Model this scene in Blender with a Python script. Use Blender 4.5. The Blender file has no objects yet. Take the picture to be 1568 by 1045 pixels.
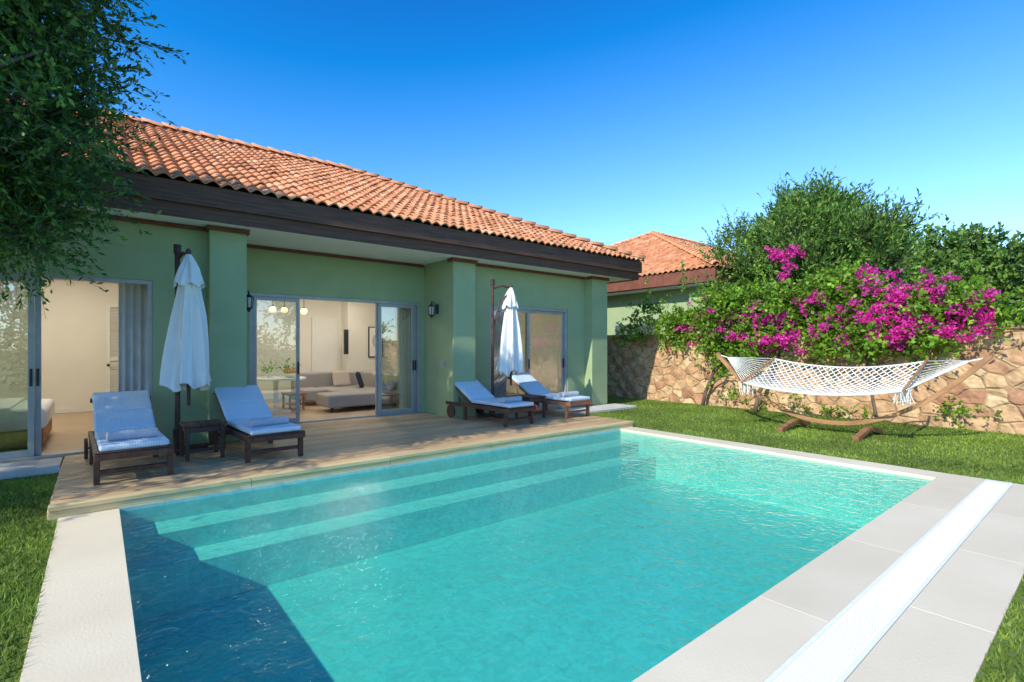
import bpy, bmesh, math, numpy as np
from mathutils import Vector, Matrix
rng=np.random.default_rng(7)
scene=bpy.context.scene
COL=scene.collection
# ---------------------------------------------------------------- helpers
def empty(name,loc=(0,0,0),rz=0):
    e=bpy.data.objects.new(name,None); e.location=loc; e.rotation_euler=(0,0,rz)
    e.empty_display_size=.2; COL.objects.link(e); return e
class MB:
    def __init__(s): s.v=[];s.f=[];s.m=[]
    def quadface(s,pts,m=0):
        n=len(s.v); s.v+= [tuple(p) for p in pts]; s.f.append(tuple(range(n,n+len(pts)))); s.m.append(m)
    def box(s,x0,x1,y0,y1,z0,z1,m=0,M=None):
        n=len(s.v)
        P=[(x0,y0,z0),(x1,y0,z0),(x1,y1,z0),(x0,y1,z0),(x0,y0,z1),(x1,y0,z1),(x1,y1,z1),(x0,y1,z1)]
        if M is not None: P=[tuple(M@Vector(p)) for p in P]
        s.v+=P
        for f in ((0,3,2,1),(4,5,6,7),(0,1,5,4),(1,2,6,5),(2,3,7,6),(3,0,4,7)):
            s.f.append(tuple(n+i for i in f)); s.m.append(m)
    def cyl(s,p0,p1,r0,r1=None,n=10,m=0,caps=True):
        r1=r0 if r1 is None else r1
        p0=Vector(p0);p1=Vector(p1);d=(p1-p0)
        if d.length<1e-6: return
        d.normalize(); a=Vector((0,0,1)) if abs(d.z)<.9 else Vector((1,0,0))
        u=d.cross(a).normalized(); w=d.cross(u)
        b=len(s.v)
        for p,r in ((p0,r0),(p1,r1)):
            for i in range(n):
                t=2*math.pi*i/n
                s.v.append(tuple(p+u*(r*math.cos(t))+w*(r*math.sin(t))))
        for i in range(n):
            j=(i+1)%n; s.f.append((b+i,b+n+i,b+n+j,b+j)); s.m.append(m)
        if caps:
            s.f.append(tuple(b+i for i in range(n))); s.m.append(m)
            s.f.append(tuple(b+n+i for i in range(n-1,-1,-1))); s.m.append(m)
    def tube(s,pts,rs,n=8,m=0):
        for i in range(len(pts)-1):
            s.cyl(pts[i],pts[i+1],rs[i],rs[i+1],n,m,caps=(i in (0,len(pts)-2)))
    def ellip(s,c,r,m=0,nu=14,nv=8):
        b=len(s.v)
        for j in range(nv+1):
            ph=math.pi*j/nv
            for i in range(nu):
                t=2*math.pi*i/nu
                s.v.append((c[0]+r[0]*math.sin(ph)*math.cos(t),c[1]+r[1]*math.sin(ph)*math.sin(t),c[2]+r[2]*math.cos(ph)))
        for j in range(nv):
            for i in range(nu):
                k=(i+1)%nu
                s.f.append((b+j*nu+i,b+(j+1)*nu+i,b+(j+1)*nu+k,b+j*nu+k)); s.m.append(m)
    def build(s,name,mats,parent=None,bevel=0,smooth=False,seg=2):
        me=bpy.data.meshes.new(name); me.from_pydata(s.v,[],s.f)
        for mt in mats: me.materials.append(mt)
        me.polygons.foreach_set('material_index',s.m)
        if smooth: me.polygons.foreach_set('use_smooth',[True]*len(s.f))
        me.update()
        return place(me,name,parent,bevel,seg)
def place(me,name,parent=None,bevel=0,seg=2):
    ob=bpy.data.objects.new(name,me); COL.objects.link(ob)
    if parent: ob.parent=parent
    if bevel:
        b=ob.modifiers.new('bevel','BEVEL'); b.width=bevel; b.segments=seg; b.limit_method='ANGLE'; b.angle_limit=math.radians(40)
    return ob
def np_mesh(name,V,k,mats,parent=None,uv=None,smooth=False):
    """V: (N*k,3) array, faces of k consecutive verts"""
    V=np.asarray(V,dtype=np.float32).reshape(-1,3); n=len(V)//k
    me=bpy.data.meshes.new(name)
    me.vertices.add(len(V)); me.vertices.foreach_set('co',V.ravel())
    me.loops.add(n*k); me.loops.foreach_set('vertex_index',np.arange(n*k,dtype=np.int32))
    me.polygons.add(n); me.polygons.foreach_set('loop_start',np.arange(0,n*k,k,dtype=np.int32))
    me.polygons.foreach_set('loop_total',np.full(n,k,dtype=np.int32))
    for m in mats: me.materials.append(m)
    if uv is not None:
        l=me.uv_layers.new(name='UVMap'); l.data.foreach_set('uv',np.asarray(uv,dtype=np.float32).ravel())
    me.update(calc_edges=True); me.validate()
    ob=bpy.data.objects.new(name,me); COL.objects.link(ob)
    if parent: ob.parent=parent
    return ob
# ---------------------------------------------------------------- materials
def newmat(name):
    m=bpy.data.materials.new(name); m.use_nodes=True
    nt=m.node_tree; return m,nt,nt.nodes['Principled BSDF'],nt.nodes['Material Output']
def M(name,c1,c2=None,scale=4,rough=.6,bump=0,bscale=40,metal=0,stretch=(1,1,1),detail=4,lo=.35,hi=.65,spec=.4,island=0):
    m,nt,b,o=newmat(name); N=nt.nodes; L=nt.links
    b.inputs['Roughness'].default_value=rough; b.inputs['Metallic'].default_value=metal
    b.inputs['Specular IOR Level'].default_value=spec
    b.inputs['Base Color'].default_value=(*c1,1)
    tc=N.new('ShaderNodeTexCoord'); mp=N.new('ShaderNodeMapping'); mp.inputs['Scale'].default_value=stretch
    L.new(tc.outputs['Object'],mp.inputs['Vector'])
    if c2:
        n=N.new('ShaderNodeTexNoise'); n.inputs['Scale'].default_value=scale; n.inputs['Detail'].default_value=detail
        L.new(mp.outputs[0],n.inputs['Vector'])
        r=N.new('ShaderNodeValToRGB'); r.color_ramp.elements[0].position=lo; r.color_ramp.elements[1].position=hi
        r.color_ramp.elements[0].color=(*c1,1); r.color_ramp.elements[1].color=(*c2,1)
        L.new(n.outputs['Fac'],r.inputs[0]); out=r.outputs[0]
        if island:
            g=N.new('ShaderNodeNewGeometry'); mr=N.new('ShaderNodeMapRange'); mr.inputs[3].default_value=1-island; mr.inputs[4].default_value=1+island*.4
            L.new(g.outputs['Random Per Island'],mr.inputs[0]); vm=N.new('ShaderNodeVectorMath'); vm.operation='SCALE'
            L.new(out,vm.inputs[0]); L.new(mr.outputs[0],vm.inputs['Scale']); out=vm.outputs[0]
        L.new(out,b.inputs['Base Color'])
    if bump:
        n=N.new('ShaderNodeTexNoise'); n.inputs['Scale'].default_value=bscale; n.inputs['Detail'].default_value=3
        L.new(mp.outputs[0],n.inputs['Vector'])
        bp=N.new('ShaderNodeBump'); bp.inputs['Strength'].default_value=bump; bp.inputs['Distance'].default_value=.01
        L.new(n.outputs['Fac'],bp.inputs['Height']); L.new(bp.outputs[0],b.inputs['Normal'])
    return m
def islandmat(name,cols,rough=.5,trans=.0,spec=.3,noise=None):
    m,nt,b,o=newmat(name); N=nt.nodes; L=nt.links
    g=N.new('ShaderNodeNewGeometry'); r=N.new('ShaderNodeValToRGB')
    e=r.color_ramp.elements
    for i,c in enumerate(cols):
        p=i/(len(cols)-1)
        if i==0: el=e[0]
        elif i==len(cols)-1: el=e[-1]
        else: el=e.new(p)
        el.position=p; el.color=(*c,1)
    L.new(g.outputs['Random Per Island'],r.inputs[0])
    out=r.outputs[0]
    if noise:
        tc=N.new('ShaderNodeTexCoord'); n=N.new('ShaderNodeTexNoise'); n.inputs['Scale'].default_value=noise; n.inputs['Detail'].default_value=3
        L.new(tc.outputs['Object'],n.inputs['Vector'])
        mr=N.new('ShaderNodeMapRange'); mr.inputs[1].default_value=.3; mr.inputs[2].default_value=.7; mr.inputs[3].default_value=.55; mr.inputs[4].default_value=1.4
        L.new(n.outputs['Fac'],mr.inputs[0])
        mx=N.new('ShaderNodeVectorMath'); mx.operation='SCALE'
        L.new(out,mx.inputs[0]); L.new(mr.outputs[0],mx.inputs['Scale']); out=mx.outputs[0]
    L.new(out,b.inputs['Base Color']); b.inputs['Roughness'].default_value=rough; b.inputs['Specular IOR Level'].default_value=spec
    if trans:
        t=N.new('ShaderNodeBsdfTranslucent'); L.new(out,t.inputs['Color'])
        ms=N.new('ShaderNodeMixShader'); ms.inputs[0].default_value=trans
        L.new(b.outputs[0],ms.inputs[1]); L.new(t.outputs[0],ms.inputs[2]); L.new(ms.outputs[0],o.inputs['Surface'])
    return m
green=M('green_stucco',(.335,.425,.225),(.365,.455,.25),3,.85,.3,120)
whitep=M('white_plaster',(.86,.85,.80),(.82,.81,.77),2,.8)
cream=M('cream_wall',(.84,.81,.73),(.81,.78,.70),2,.8)
brown=M('fascia_wood',(.080,.038,.022),(.16,.075,.043),6,.6,.4,30,stretch=(.3,3,6))
trimb=M('trim_brown',(.17,.055,.032),(.23,.08,.045),6,.6)
alu=M('aluminium_frame',(.38,.40,.38),(.43,.45,.43),8,.4,metal=.2)
darkmetal=M('dark_metal',(.02,.02,.022),(.035,.035,.04),10,.5)
floorw=M('interior_floor',(.45,.32,.20),(.56,.42,.28),5,.45,stretch=(.4,6,1))
dwood=M('dark_wood',(.06,.030,.02),(.12,.06,.04),10,.55,.3,60,stretch=(1,.3,1))
rwood=M('teak_wood',(.24,.10,.055),(.36,.17,.09),10,.55,.3,60,stretch=(1,.3,1))
hwood=M('stand_wood',(.32,.16,.07),(.48,.26,.12),6,.5,.3,60,stretch=(1,.4,1))
rope=M('white_rope',(.85,.83,.78),(.78,.76,.70),60,.9)
canvas=M('canvas',(.86,.85,.80),(.82,.81,.77),6,.9,.2,150)
towelm=M('towel',(.50,.50,.53),(.60,.60,.63),40,1,.6,300)
greysofa=M('sofa_fabric',(.34,.31,.29),(.40,.37,.35),60,.95,.4,300)
beigef=M('cushion_beige',(.5,.42,.34),(.56,.48,.40),60,.95)
navy=M('cushion_navy',(.02,.035,.05),(.03,.05,.07),60,.95)
linen=M('bed_linen',(.85,.85,.85),(.78,.78,.78),5,.9,.5,12)
curt=M('curtain',(.64,.63,.61),(.74,.73,.71),5,.95)
bark=M('bark',(.10,.065,.045),(.20,.15,.11),9,.95,.8,30,stretch=(1,1,.3))
coping=M('travertine',(.84,.73,.53),(.72,.60,.42),1.3,.75,.15,60,lo=.3,hi=.85,detail=9,island=.07)
channelm=M('channel_concrete',(.35,.31,.26),(.42,.37,.3),10,.9)
grate=M('grate_plastic',(.93,.92,.87),(.89,.88,.82),20,.5)
stonestep=M('threshold_stone',(.55,.52,.48),(.7,.67,.62),4,.8,.3,40)
redfruit=M('fruit',(.5,.12,.02),(.6,.3,.04),30,.4)
# deck boards
deckm,nt,b,o=newmat('deck_boards'); N=nt.nodes;L=nt.links
g=N.new('ShaderNodeNewGeometry'); r=N.new('ShaderNodeValToRGB'); r.color_ramp.elements[0].color=(.44,.275,.135,1); r.color_ramp.elements[1].color=(.66,.45,.24,1)
L.new(g.outputs['Random Per Island'],r.inputs[0])
tc=N.new('ShaderNodeTexCoord'); mp=N.new('ShaderNodeMapping'); mp.inputs['Scale'].default_value=(.8,14,14); L.new(tc.outputs['Object'],mp.inputs[0])
n=N.new('ShaderNodeTexNoise'); n.inputs['Scale'].default_value=4; n.inputs['Detail'].default_value=6; L.new(mp.outputs[0],n.inputs['Vector'])
mr=N.new('ShaderNodeMapRange'); mr.inputs[1].default_value=.3; mr.inputs[2].default_value=.7; mr.inputs[3].default_value=.72; mr.inputs[4].default_value=1.2; L.new(n.outputs['Fac'],mr.inputs[0])
vm=N.new('ShaderNodeVectorMath'); vm.operation='SCALE'; L.new(r.outputs[0],vm.inputs[0]); L.new(mr.outputs[0],vm.inputs['Scale']); L.new(vm.outputs[0],b.inputs['Base Color'])
b.inputs['Roughness'].default_value=.6
bp=N.new('ShaderNodeBump'); bp.inputs['Strength'].default_value=.3; bp.inputs['Distance'].default_value=.005; L.new(n.outputs['Fac'],bp.inputs['Height']); L.new(bp.outputs[0],b.inputs['Normal'])
# cushion with fine stripes
cush,nt,b,o=newmat('cushion_blue'); N=nt.nodes;L=nt.links
tc=N.new('ShaderNodeTexCoord'); w=N.new('ShaderNodeTexWave'); w.inputs['Scale'].default_value=14; w.inputs['Distortion'].default_value=0; w.bands_direction='X'
L.new(tc.outputs['Object'],w.inputs['Vector']); r=N.new('ShaderNodeValToRGB')
r.color_ramp.elements[0].position=.55; r.color_ramp.elements[0].color=(.55,.69,.78,1); r.color_ramp.elements[1].position=.95; r.color_ramp.elements[1].color=(.71,.79,.82,1)
L.new(w.outputs['Fac'],r.inputs[0]); L.new(r.outputs[0],b.inputs['Base Color']); b.inputs['Roughness'].default_value=.95
n=N.new('ShaderNodeTexNoise'); n.inputs['Scale'].default_value=7; L.new(tc.outputs['Object'],n.inputs['Vector'])
bp=N.new('ShaderNodeBump'); bp.inputs['Strength'].default_value=.6; bp.inputs['Distance'].default_value=.03; L.new(n.outputs['Fac'],bp.inputs['Height']); L.new(bp.outputs[0],b.inputs['Normal'])
# roof tiles
tile,nt,b,o=newmat('terracotta_tile'); N=nt.nodes;L=nt.links
uvn=N.new('ShaderNodeUVMap'); uvn.uv_map='UVMap'; wn=N.new('ShaderNodeTexWhiteNoise'); wn.noise_dimensions='2D'; L.new(uvn.outputs[0],wn.inputs['Vector'])
r=N.new('ShaderNodeValToRGB'); e=r.color_ramp.elements; e[0].color=(.54,.20,.085,1); e[1].color=(.86,.49,.27,1); k=e.new(.5); k.color=(.75,.31,.13,1); k=e.new(.8); k.color=(.79,.36,.165,1)
L.new(wn.outputs['Value'],r.inputs[0])
tc=N.new('ShaderNodeTexCoord'); n=N.new('ShaderNodeTexNoise'); n.inputs['Scale'].default_value=3; n.inputs['Detail'].default_value=8; L.new(tc.outputs['Object'],n.inputs['Vector'])
mr=N.new('ShaderNodeMapRange'); mr.inputs[1].default_value=.3; mr.inputs[2].default_value=.7; mr.inputs[3].default_value=.75; mr.inputs[4].default_value=1.08; L.new(n.outputs['Fac'],mr.inputs[0])
vm=N.new('ShaderNodeVectorMath'); vm.operation='SCALE'; L.new(r.outputs[0],vm.inputs[0]); L.new(mr.outputs[0],vm.inputs['Scale']); L.new(vm.outputs[0],b.inputs['Base Color'])
b.inputs['Roughness'].default_value=.8
capm=M('ridge_tile',(.62,.25,.11),(.78,.37,.19),5,.8)
# stone wall
stone,nt,b,o=newmat('stone_masonry'); N=nt.nodes;L=nt.links
tc=N.new('ShaderNodeTexCoord'); n0=N.new('ShaderNodeTexNoise'); n0.inputs['Scale'].default_value=2.5; n0.inputs['Detail'].default_value=2; L.new(tc.outputs['Object'],n0.inputs['Vector'])
mx=N.new('ShaderNodeMixRGB'); mx.inputs[0].default_value=.10; L.new(tc.outputs['Object'],mx.inputs[1]); L.new(n0.outputs['Color'],mx.inputs[2])
mp=N.new('ShaderNodeMapping'); mp.inputs['Scale'].default_value=(1.2,3.3,4.3); L.new(mx.outputs[0],mp.inputs[0])
v1=N.new('ShaderNodeTexVoronoi'); v1.feature='DISTANCE_TO_EDGE'; v1.inputs['Scale'].default_value=1; v2=N.new('ShaderNodeTexVoronoi'); v2.inputs['Scale'].default_value=1
for v in (v1,v2):
    v.inputs['Randomness'].default_value=.85; L.new(mp.outputs[0],v.inputs['Vector'])
sp=N.new('ShaderNodeSeparateColor'); L.new(v2.outputs['Color'],sp.inputs[0])
r=N.new('ShaderNodeValToRGB'); e=r.color_ramp.elements; e[0].color=(.44,.22,.125,1); e[1].color=(.70,.50,.29,1); k=e.new(.35); k.color=(.58,.35,.19,1); k=e.new(.7); k.color=(.63,.41,.22,1)
L.new(sp.outputs[0],r.inputs[0])
n1=N.new('ShaderNodeTexNoise'); n1.inputs['Scale'].default_value=9; n1.inputs['Detail'].default_value=8; L.new(tc.outputs['Object'],n1.inputs['Vector'])
mr=N.new('ShaderNodeMapRange'); mr.inputs[1].default_value=.3; mr.inputs[2].default_value=.7; mr.inputs[3].default_value=.68; mr.inputs[4].default_value=1.15; L.new(n1.outputs['Fac'],mr.inputs[0])
vm=N.new('ShaderNodeVectorMath'); vm.operation='SCALE'; L.new(r.outputs[0],vm.inputs[0]); L.new(mr.outputs[0],vm.inputs['Scale'])
er=N.new('ShaderNodeMapRange'); er.inputs[1].default_value=.01; er.inputs[2].default_value=.04; L.new(v1.outputs['Distance'],er.inputs[0])
mm=N.new('ShaderNodeMixRGB'); L.new(er.outputs[0],mm.inputs[0]); mm.inputs[1].default_value=(.42,.26,.14,1); L.new(vm.outputs[0],mm.inputs[2]); L.new(mm.outputs[0],b.inputs['Base Color'])
b.inputs['Roughness'].default_value=.95
hr=N.new('ShaderNodeMapRange'); hr.inputs[1].default_value=0; hr.inputs[2].default_value=.09; L.new(v1.outputs['Distance'],hr.inputs[0])
ad=N.new('ShaderNodeMath'); ad.operation='MULTIPLY_ADD'; L.new(n1.outputs['Fac'],ad.inputs[0]); ad.inputs[1].default_value=.9; L.new(hr.outputs[0],ad.inputs[2])
bp=N.new('ShaderNodeBump'); bp.inputs['Strength'].default_value=.7; bp.inputs['Distance'].default_value=.032; L.new(ad.outputs[0],bp.inputs['Height']); L.new(bp.outputs[0],b.inputs['Normal'])
def schlick(nt,F0,normal=None):
    N=nt.nodes;L=nt.links
    lw=N.new('ShaderNodeLayerWeight'); lw.inputs['Blend'].default_value=.5
    if normal: L.new(normal,lw.inputs['Normal'])
    p=N.new('ShaderNodeMath'); p.operation='POWER'; L.new(lw.outputs['Facing'],p.inputs[0]); p.inputs[1].default_value=5
    m=N.new('ShaderNodeMath'); m.operation='MULTIPLY_ADD'; L.new(p.outputs[0],m.inputs[0]); m.inputs[1].default_value=1-F0; m.inputs[2].default_value=F0; m.use_clamp=True
    return m.outputs[0]
glass,nt,b,o=newmat('door_glass'); N=nt.nodes;L=nt.links; N.remove(b)
t=N.new('ShaderNodeBsdfTransparent'); t.inputs[0].default_value=(.84,.90,.88,1)
gl=N.new('ShaderNodeBsdfGlossy'); gl.inputs['Roughness'].default_value=.01; ms=N.new('ShaderNodeMixShader')
L.new(schlick(nt,.28),ms.inputs[0]); L.new(t.outputs[0],ms.inputs[1]); L.new(gl.outputs[0],ms.inputs[2]); L.new(ms.outputs[0],o.inputs['Surface'])
# water
water,nt,b,o=newmat('pool_water'); N=nt.nodes;L=nt.links; N.remove(b)
tc=N.new('ShaderNodeTexCoord'); n=N.new('ShaderNodeTexNoise'); n.inputs['Scale'].default_value=5; n.inputs['Detail'].default_value=3; n.inputs['Distortion'].default_value=1.0; L.new(tc.outputs['Object'],n.inputs['Vector'])
n2=N.new('ShaderNodeTexNoise'); n2.inputs['Scale'].default_value=18; n2.inputs['Detail'].default_value=2; n2.inputs['Distortion'].default_value=.6; L.new(tc.outputs['Object'],n2.inputs['Vector'])
ad=N.new('ShaderNodeMath'); ad.operation='MULTIPLY_ADD'; L.new(n2.outputs['Fac'],ad.inputs[0]); ad.inputs[1].default_value=.5; L.new(n.outputs['Fac'],ad.inputs[2])
bp=N.new('ShaderNodeBump'); bp.inputs['Strength'].default_value=.8; bp.inputs['Distance'].default_value=.025; L.new(ad.outputs[0],bp.inputs['Height'])
t=N.new('ShaderNodeBsdfTransparent'); t.inputs[0].default_value=(.44,.955,.895,1)
gl=N.new('ShaderNodeBsdfGlossy'); gl.inputs['Roughness'].default_value=.02; L.new(bp.outputs[0],gl.inputs['Normal']); ms=N.new('ShaderNodeMixShader')
L.new(schlick(nt,.03,bp.outputs[0]),ms.inputs[0]); L.new(t.outputs[0],ms.inputs[1]); L.new(gl.outputs[0],ms.inputs[2]); L.new(ms.outputs[0],o.inputs['Surface'])
# pool tile
def pooltile(name,c1,c2,mo=.8):
    m,nt,b,o=newmat(name); N=nt.nodes;L=nt.links
    tc=N.new('ShaderNodeTexCoord'); br=N.new('ShaderNodeTexBrick'); br.inputs['Scale'].default_value=1; br.inputs['Mortar Size'].default_value=.004; br.offset=0
    br.inputs['Brick Width'].default_value=.5; br.inputs['Row Height'].default_value=.5; br.inputs['Color1'].default_value=(*c1,1); br.inputs['Color2'].default_value=(*c2,1); br.inputs['Mortar'].default_value=(c1[0]*.85,c1[1]*.9,c1[2]*.9,1)
    L.new(tc.outputs['Object'],br.inputs['Vector'])
    n=N.new('ShaderNodeTexNoise'); n.inputs['Scale'].default_value=11; n.inputs['Detail'].default_value=5; n.inputs['Distortion'].default_value=1.2; L.new(tc.outputs['Object'],n.inputs['Vector'])  # mottling painted into the tile colour, imitates rippled light under water
    mr=N.new('ShaderNodeMapRange'); mr.inputs[1].default_value=.32; mr.inputs[2].default_value=.68; mr.inputs[3].default_value=.88; mr.inputs[4].default_value=1.10; L.new(n.outputs['Fac'],mr.inputs[0])
    vm=N.new('ShaderNodeVectorMath'); vm.operation='SCALE'; L.new(br.outputs['Color'],vm.inputs[0]); L.new(mr.outputs[0],vm.inputs['Scale']); L.new(vm.outputs[0],b.inputs['Base Color']); b.inputs['Roughness'].default_value=.4
    return m
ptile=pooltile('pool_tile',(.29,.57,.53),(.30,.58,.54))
rtile=pooltile('pool_riser_lightened',(.44,.69,.64),(.45,.70,.65))  # riser colour lightened to make up for the little sun it catches
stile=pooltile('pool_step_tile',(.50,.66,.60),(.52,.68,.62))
# lawn ground
lawn=M('lawn',(.11,.165,.028),(.18,.25,.045),1.3,.95,.8,90,detail=10)
blade=islandmat('grass_blade',[(.10,.18,.02),(.19,.29,.035),(.32,.41,.07)],.6,.3,noise=.9)
leafA=islandmat('leaf_olive',[(.025,.08,.03),(.07,.18,.04),(.20,.37,.05)],.45,.35,noise=1.5)
leafB=islandmat('leaf_conifer',[(.05,.14,.03),(.12,.24,.04),(.26,.40,.07)],.5,.3,noise=1.6)
leafC=islandmat('leaf_bougainvillea',[(.09,.20,.02),(.19,.37,.03),(.36,.54,.06)],.45,.4,noise=2)
leafD=islandmat('leaf_dark',[(.06,.13,.025),(.11,.21,.04),(.21,.34,.05)],.5,.25,noise=1)
flower=islandmat('bougainvillea_bract',[(.60,.02,.26),(.85,.04,.45),(.90,.12,.55)],.6,.4)
dryleaf=islandmat('fallen_leaf',[(.30,.18,.07),(.36,.24,.08),(.25,.24,.08),(.5,.08,.28)],.8)
# ---------------------------------------------------------------- world / sun / camera
sv=Vector((-1.42,-.26,1)).normalized()
el=math.asin(sv.z); az=math.atan2(sv.x,sv.y)
w=bpy.data.worlds.new('World'); scene.world=w; w.use_nodes=True; nt=w.node_tree
bg=nt.nodes['Background']; sky=nt.nodes.new('ShaderNodeTexSky'); sky.sky_type='NISHITA'; sky.sun_disc=False
sky.sun_elevation=el; sky.sun_rotation=az%(2*math.pi); sky.air_density=1.0; sky.dust_density=.1; sky.ozone_density=4.0
v1_=nt.nodes.new('ShaderNodeVectorMath'); v1_.operation='MULTIPLY'; v1_.inputs[1].default_value=(1.95,2.1,2.45)
v2_=nt.nodes.new('ShaderNodeVectorMath'); v2_.operation='SUBTRACT'; v2_.inputs[1].default_value=(1.65,1.6,2.0)
v3_=nt.nodes.new('ShaderNodeVectorMath'); v3_.operation='MAXIMUM'; v3_.inputs[1].default_value=(.06,.85,2.7)
nt.links.new(sky.outputs[0],v1_.inputs[0]); nt.links.new(v1_.outputs[0],v2_.inputs[0]); nt.links.new(v2_.outputs[0],v3_.inputs[0]); nt.links.new(v3_.outputs[0],bg.inputs[0]); bg.inputs[1].default_value=.15
sl=bpy.data.lights.new('sun','SUN'); sl.energy=5.0; sl.angle=math.radians(.5); sl.color=(1,.95,.80)
so=bpy.data.objects.new('sun',sl); COL.objects.link(so); so.rotation_euler=sv.to_track_quat('Z','Y').to_euler()
cam=bpy.data.cameras.new('camera'); co=bpy.data.objects.new('camera',cam); COL.objects.link(co); scene.camera=co
cam.sensor_width=36; cam.lens=17.77; cam.shift_y=.0067; cam.clip_end=2000; cam.clip_start=.05
co.location=(0,0,1.48); co.rotation_euler=(math.radians(90),0,-math.radians(39.3))
scene.view_settings.view_transform='Standard'
# ---------------------------------------------------------------- ground
mb=MB(); X=[-400,-.27,7.75,400]; Y=[-400,.44,6.05,400]
for i in range(3):
    for j in range(3):
        if i==1 and j==1: continue
        mb.quadface([(X[i],Y[j],-.012),(X[i+1],Y[j],-.012),(X[i+1],Y[j+1],-.012),(X[i],Y[j+1],-.012)])
mb.build('ground',[lawn])
def grass(boxes):
    A=[]
    for (x0,x1,y0,y1,dens,h) in boxes:
        n=int((x1-x0)*(y1-y0)*dens)
        p=np.stack([rng.uniform(x0,x1,n),rng.uniform(y0,y1,n),np.full(n,-.012)],1)
        a=rng.uniform(0,2*np.pi,n); wd=.0035+.003*rng.random(n); hh=h*(.5+rng.random(n))
        if dens<1200: wd*=1.8
        s=np.stack([np.cos(a),np.sin(a),0*a],1)*wd[:,None]
        lean=rng.normal(0,.45,(n,3))*hh[:,None]; lean[:,2]=hh
        A.append(np.stack([p-s,p+s,p+lean],1))
    return np.concatenate(A).reshape(-1,3)
V=grass([(-2.6,-.27,1.2,5.8,3600,.035),(-2.4,-.36,5.8,7.95,2400,.04),(2.2,7.9,-1.0,.435,3200,.03),(7.76,12.2,-1,5,1100,.028),(7.77,12.2,5,11,800,.028)])
np_mesh('grass',V,3,[blade])
# ---------------------------------------------------------------- pool
pool=empty('swimming_pool')
px0,px1,py0,py1=.15,7.4,1.4,5.9; FZ=-.76
mb=MB()
mb.box(px0-.25,px0,py0-.25,py1+.1,-1.2,-.045); mb.box(px1,px1+.25,py0-.25,py1+.1,-1.2,-.045)
mb.box(px0,px1,py0-.25,py0,-1.2,-.045); mb.box(px0,px1,py1,py1+.1,-1.2,-.002)
mb.box(px0,px1,py0,py1,-1.3,FZ)
mb.build('basin',[ptile],pool)
mb=MB(); mb.box(px0+.001,px1-.001,5.50,py1-.001,FZ+.002,-.19); mb.box(px0+.001,px1-.001,5.14,5.499,FZ+.002,-.38)
ob=mb.build('entry_steps',[rtile,stile],pool)
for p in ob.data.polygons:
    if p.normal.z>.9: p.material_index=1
mb=MB(); mb.quadface([(px0+.002,py0+.002,-.035),(px1-.002,py0+.002,-.035),(px1-.002,py1-.002,-.035),(px0+.002,py1-.002,-.035)])
mb.build('water',[water],pool)
cp=empty('pool_coping'); mb=MB()
ys=[5.9,4.4,2.9,1.4,.44]
for i in range(4): mb.box(-.27,px0,ys[i+1]+.001,ys[i]-.001,-.045,0)
ys=[6.03,4.5,2.95,1.4]
for i in range(3): mb.box(px1,7.75,ys[i+1]+.001,ys[i]-.001,-.045,0)
xs=[px0,1.6,3.05,4.5,5.95,7.75]
for i in range(5): mb.box(xs[i]+.0006,xs[i+1]-.0006,1.03,1.4,-.045,0)
xs=[px0,1.0,2.3,3.6,4.9,6.2,7.75]
for i in range(6): mb.box(xs[i]+.001,xs[i+1]-.001,.44,.80,-.045,0)
mb.build('slabs',[coping],cp,bevel=.0015,seg=1)
mb=MB(); mb.box(px0,7.75,.80,1.03,-.06,-.04)
mb.build('channel_bed',[channelm],cp)
mb=MB(); mb.box(px0,7.6,.803,.825,-.038,.002); mb.box(px0,7.6,1.005,1.027,-.038,.002); mb.box(7.602,7.748,.803,1.027,-.038,0)
x=px0+.01
while x<7.59:
    mb.box(x,x+.0145,.8255,1.0045,-.02,.001); x+=.023
mb.build('drain_grate',[grate],cp)
# fallen leaves on deck and lawn
n=90; P=np.stack([rng.uniform(-.3,7.6,n),rng.uniform(6.05,8.4,n),np.full(n,.104)],1)
P=np.concatenate([P,np.stack([rng.uniform(9.5,12,120),rng.uniform(0.5,8.5,120),np.full(120,.02)],1)]); a=rng.uniform(0,6.28,len(P)); D=np.stack([np.cos(a),np.sin(a),0*a+.1],1); S=np.stack([-np.sin(a),np.cos(a),0*a],1)
l=rng.uniform(.015,.03,(len(P),1)); np_mesh('fallen_leaves',np.stack([P,P+D*l*.5+S*l*.25,P+D*l,P+D*l*.5-S*l*.25],1),4,[dryleaf])
# ---------------------------------------------------------------- deck
dk=empty('wooden_deck'); mb=MB()
def boards(x0,x1,y0,y1,w=.138,gap=.007):
    y=y0
    while y<y1-.02:
        ye=min(y+w,y1); x=x0
        while x<x1-.01:
            xe=min(x+rng.uniform(1.8,3.2),x1)
            if x1-xe<.4: xe=x1
            mb.box(x+.0015,xe-.0015,y,ye-gap,.065,.1+rng.uniform(-.0008,.0008)); x=xe
        y=ye
boards(-.33,7.78,6.02,8.62); boards(1.76,5.40,8.63,9.58)
mb.build('boards',[deckm],dk,bevel=.003,seg=1)
mb=MB()
edge=M('deck_edge_wood',(.60,.45,.21),(.72,.57,.32),5,.6,.3,40,stretch=(.4,8,8),island=.12)
x=-.34
while x<7.78:
    xe=min(x+1.6,7.79); mb.box(x+.002,xe-.002,5.905,6.012,.062,.102); mb.box(x+.002,xe-.002,5.915,5.94,-.03,.058); x=xe
mb.box(-.345,-.333,5.95,8.62,-.01,.06); mb.box(7.785,7.80,5.95,8.62,-.01,.098)
mb.build('border',[edge],dk,bevel=.003,seg=1)
mb=MB(); mb.box(-.32,7.77,5.95,8.6,-.01,.05); mb.build('substructure',[dwood],dk)
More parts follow.
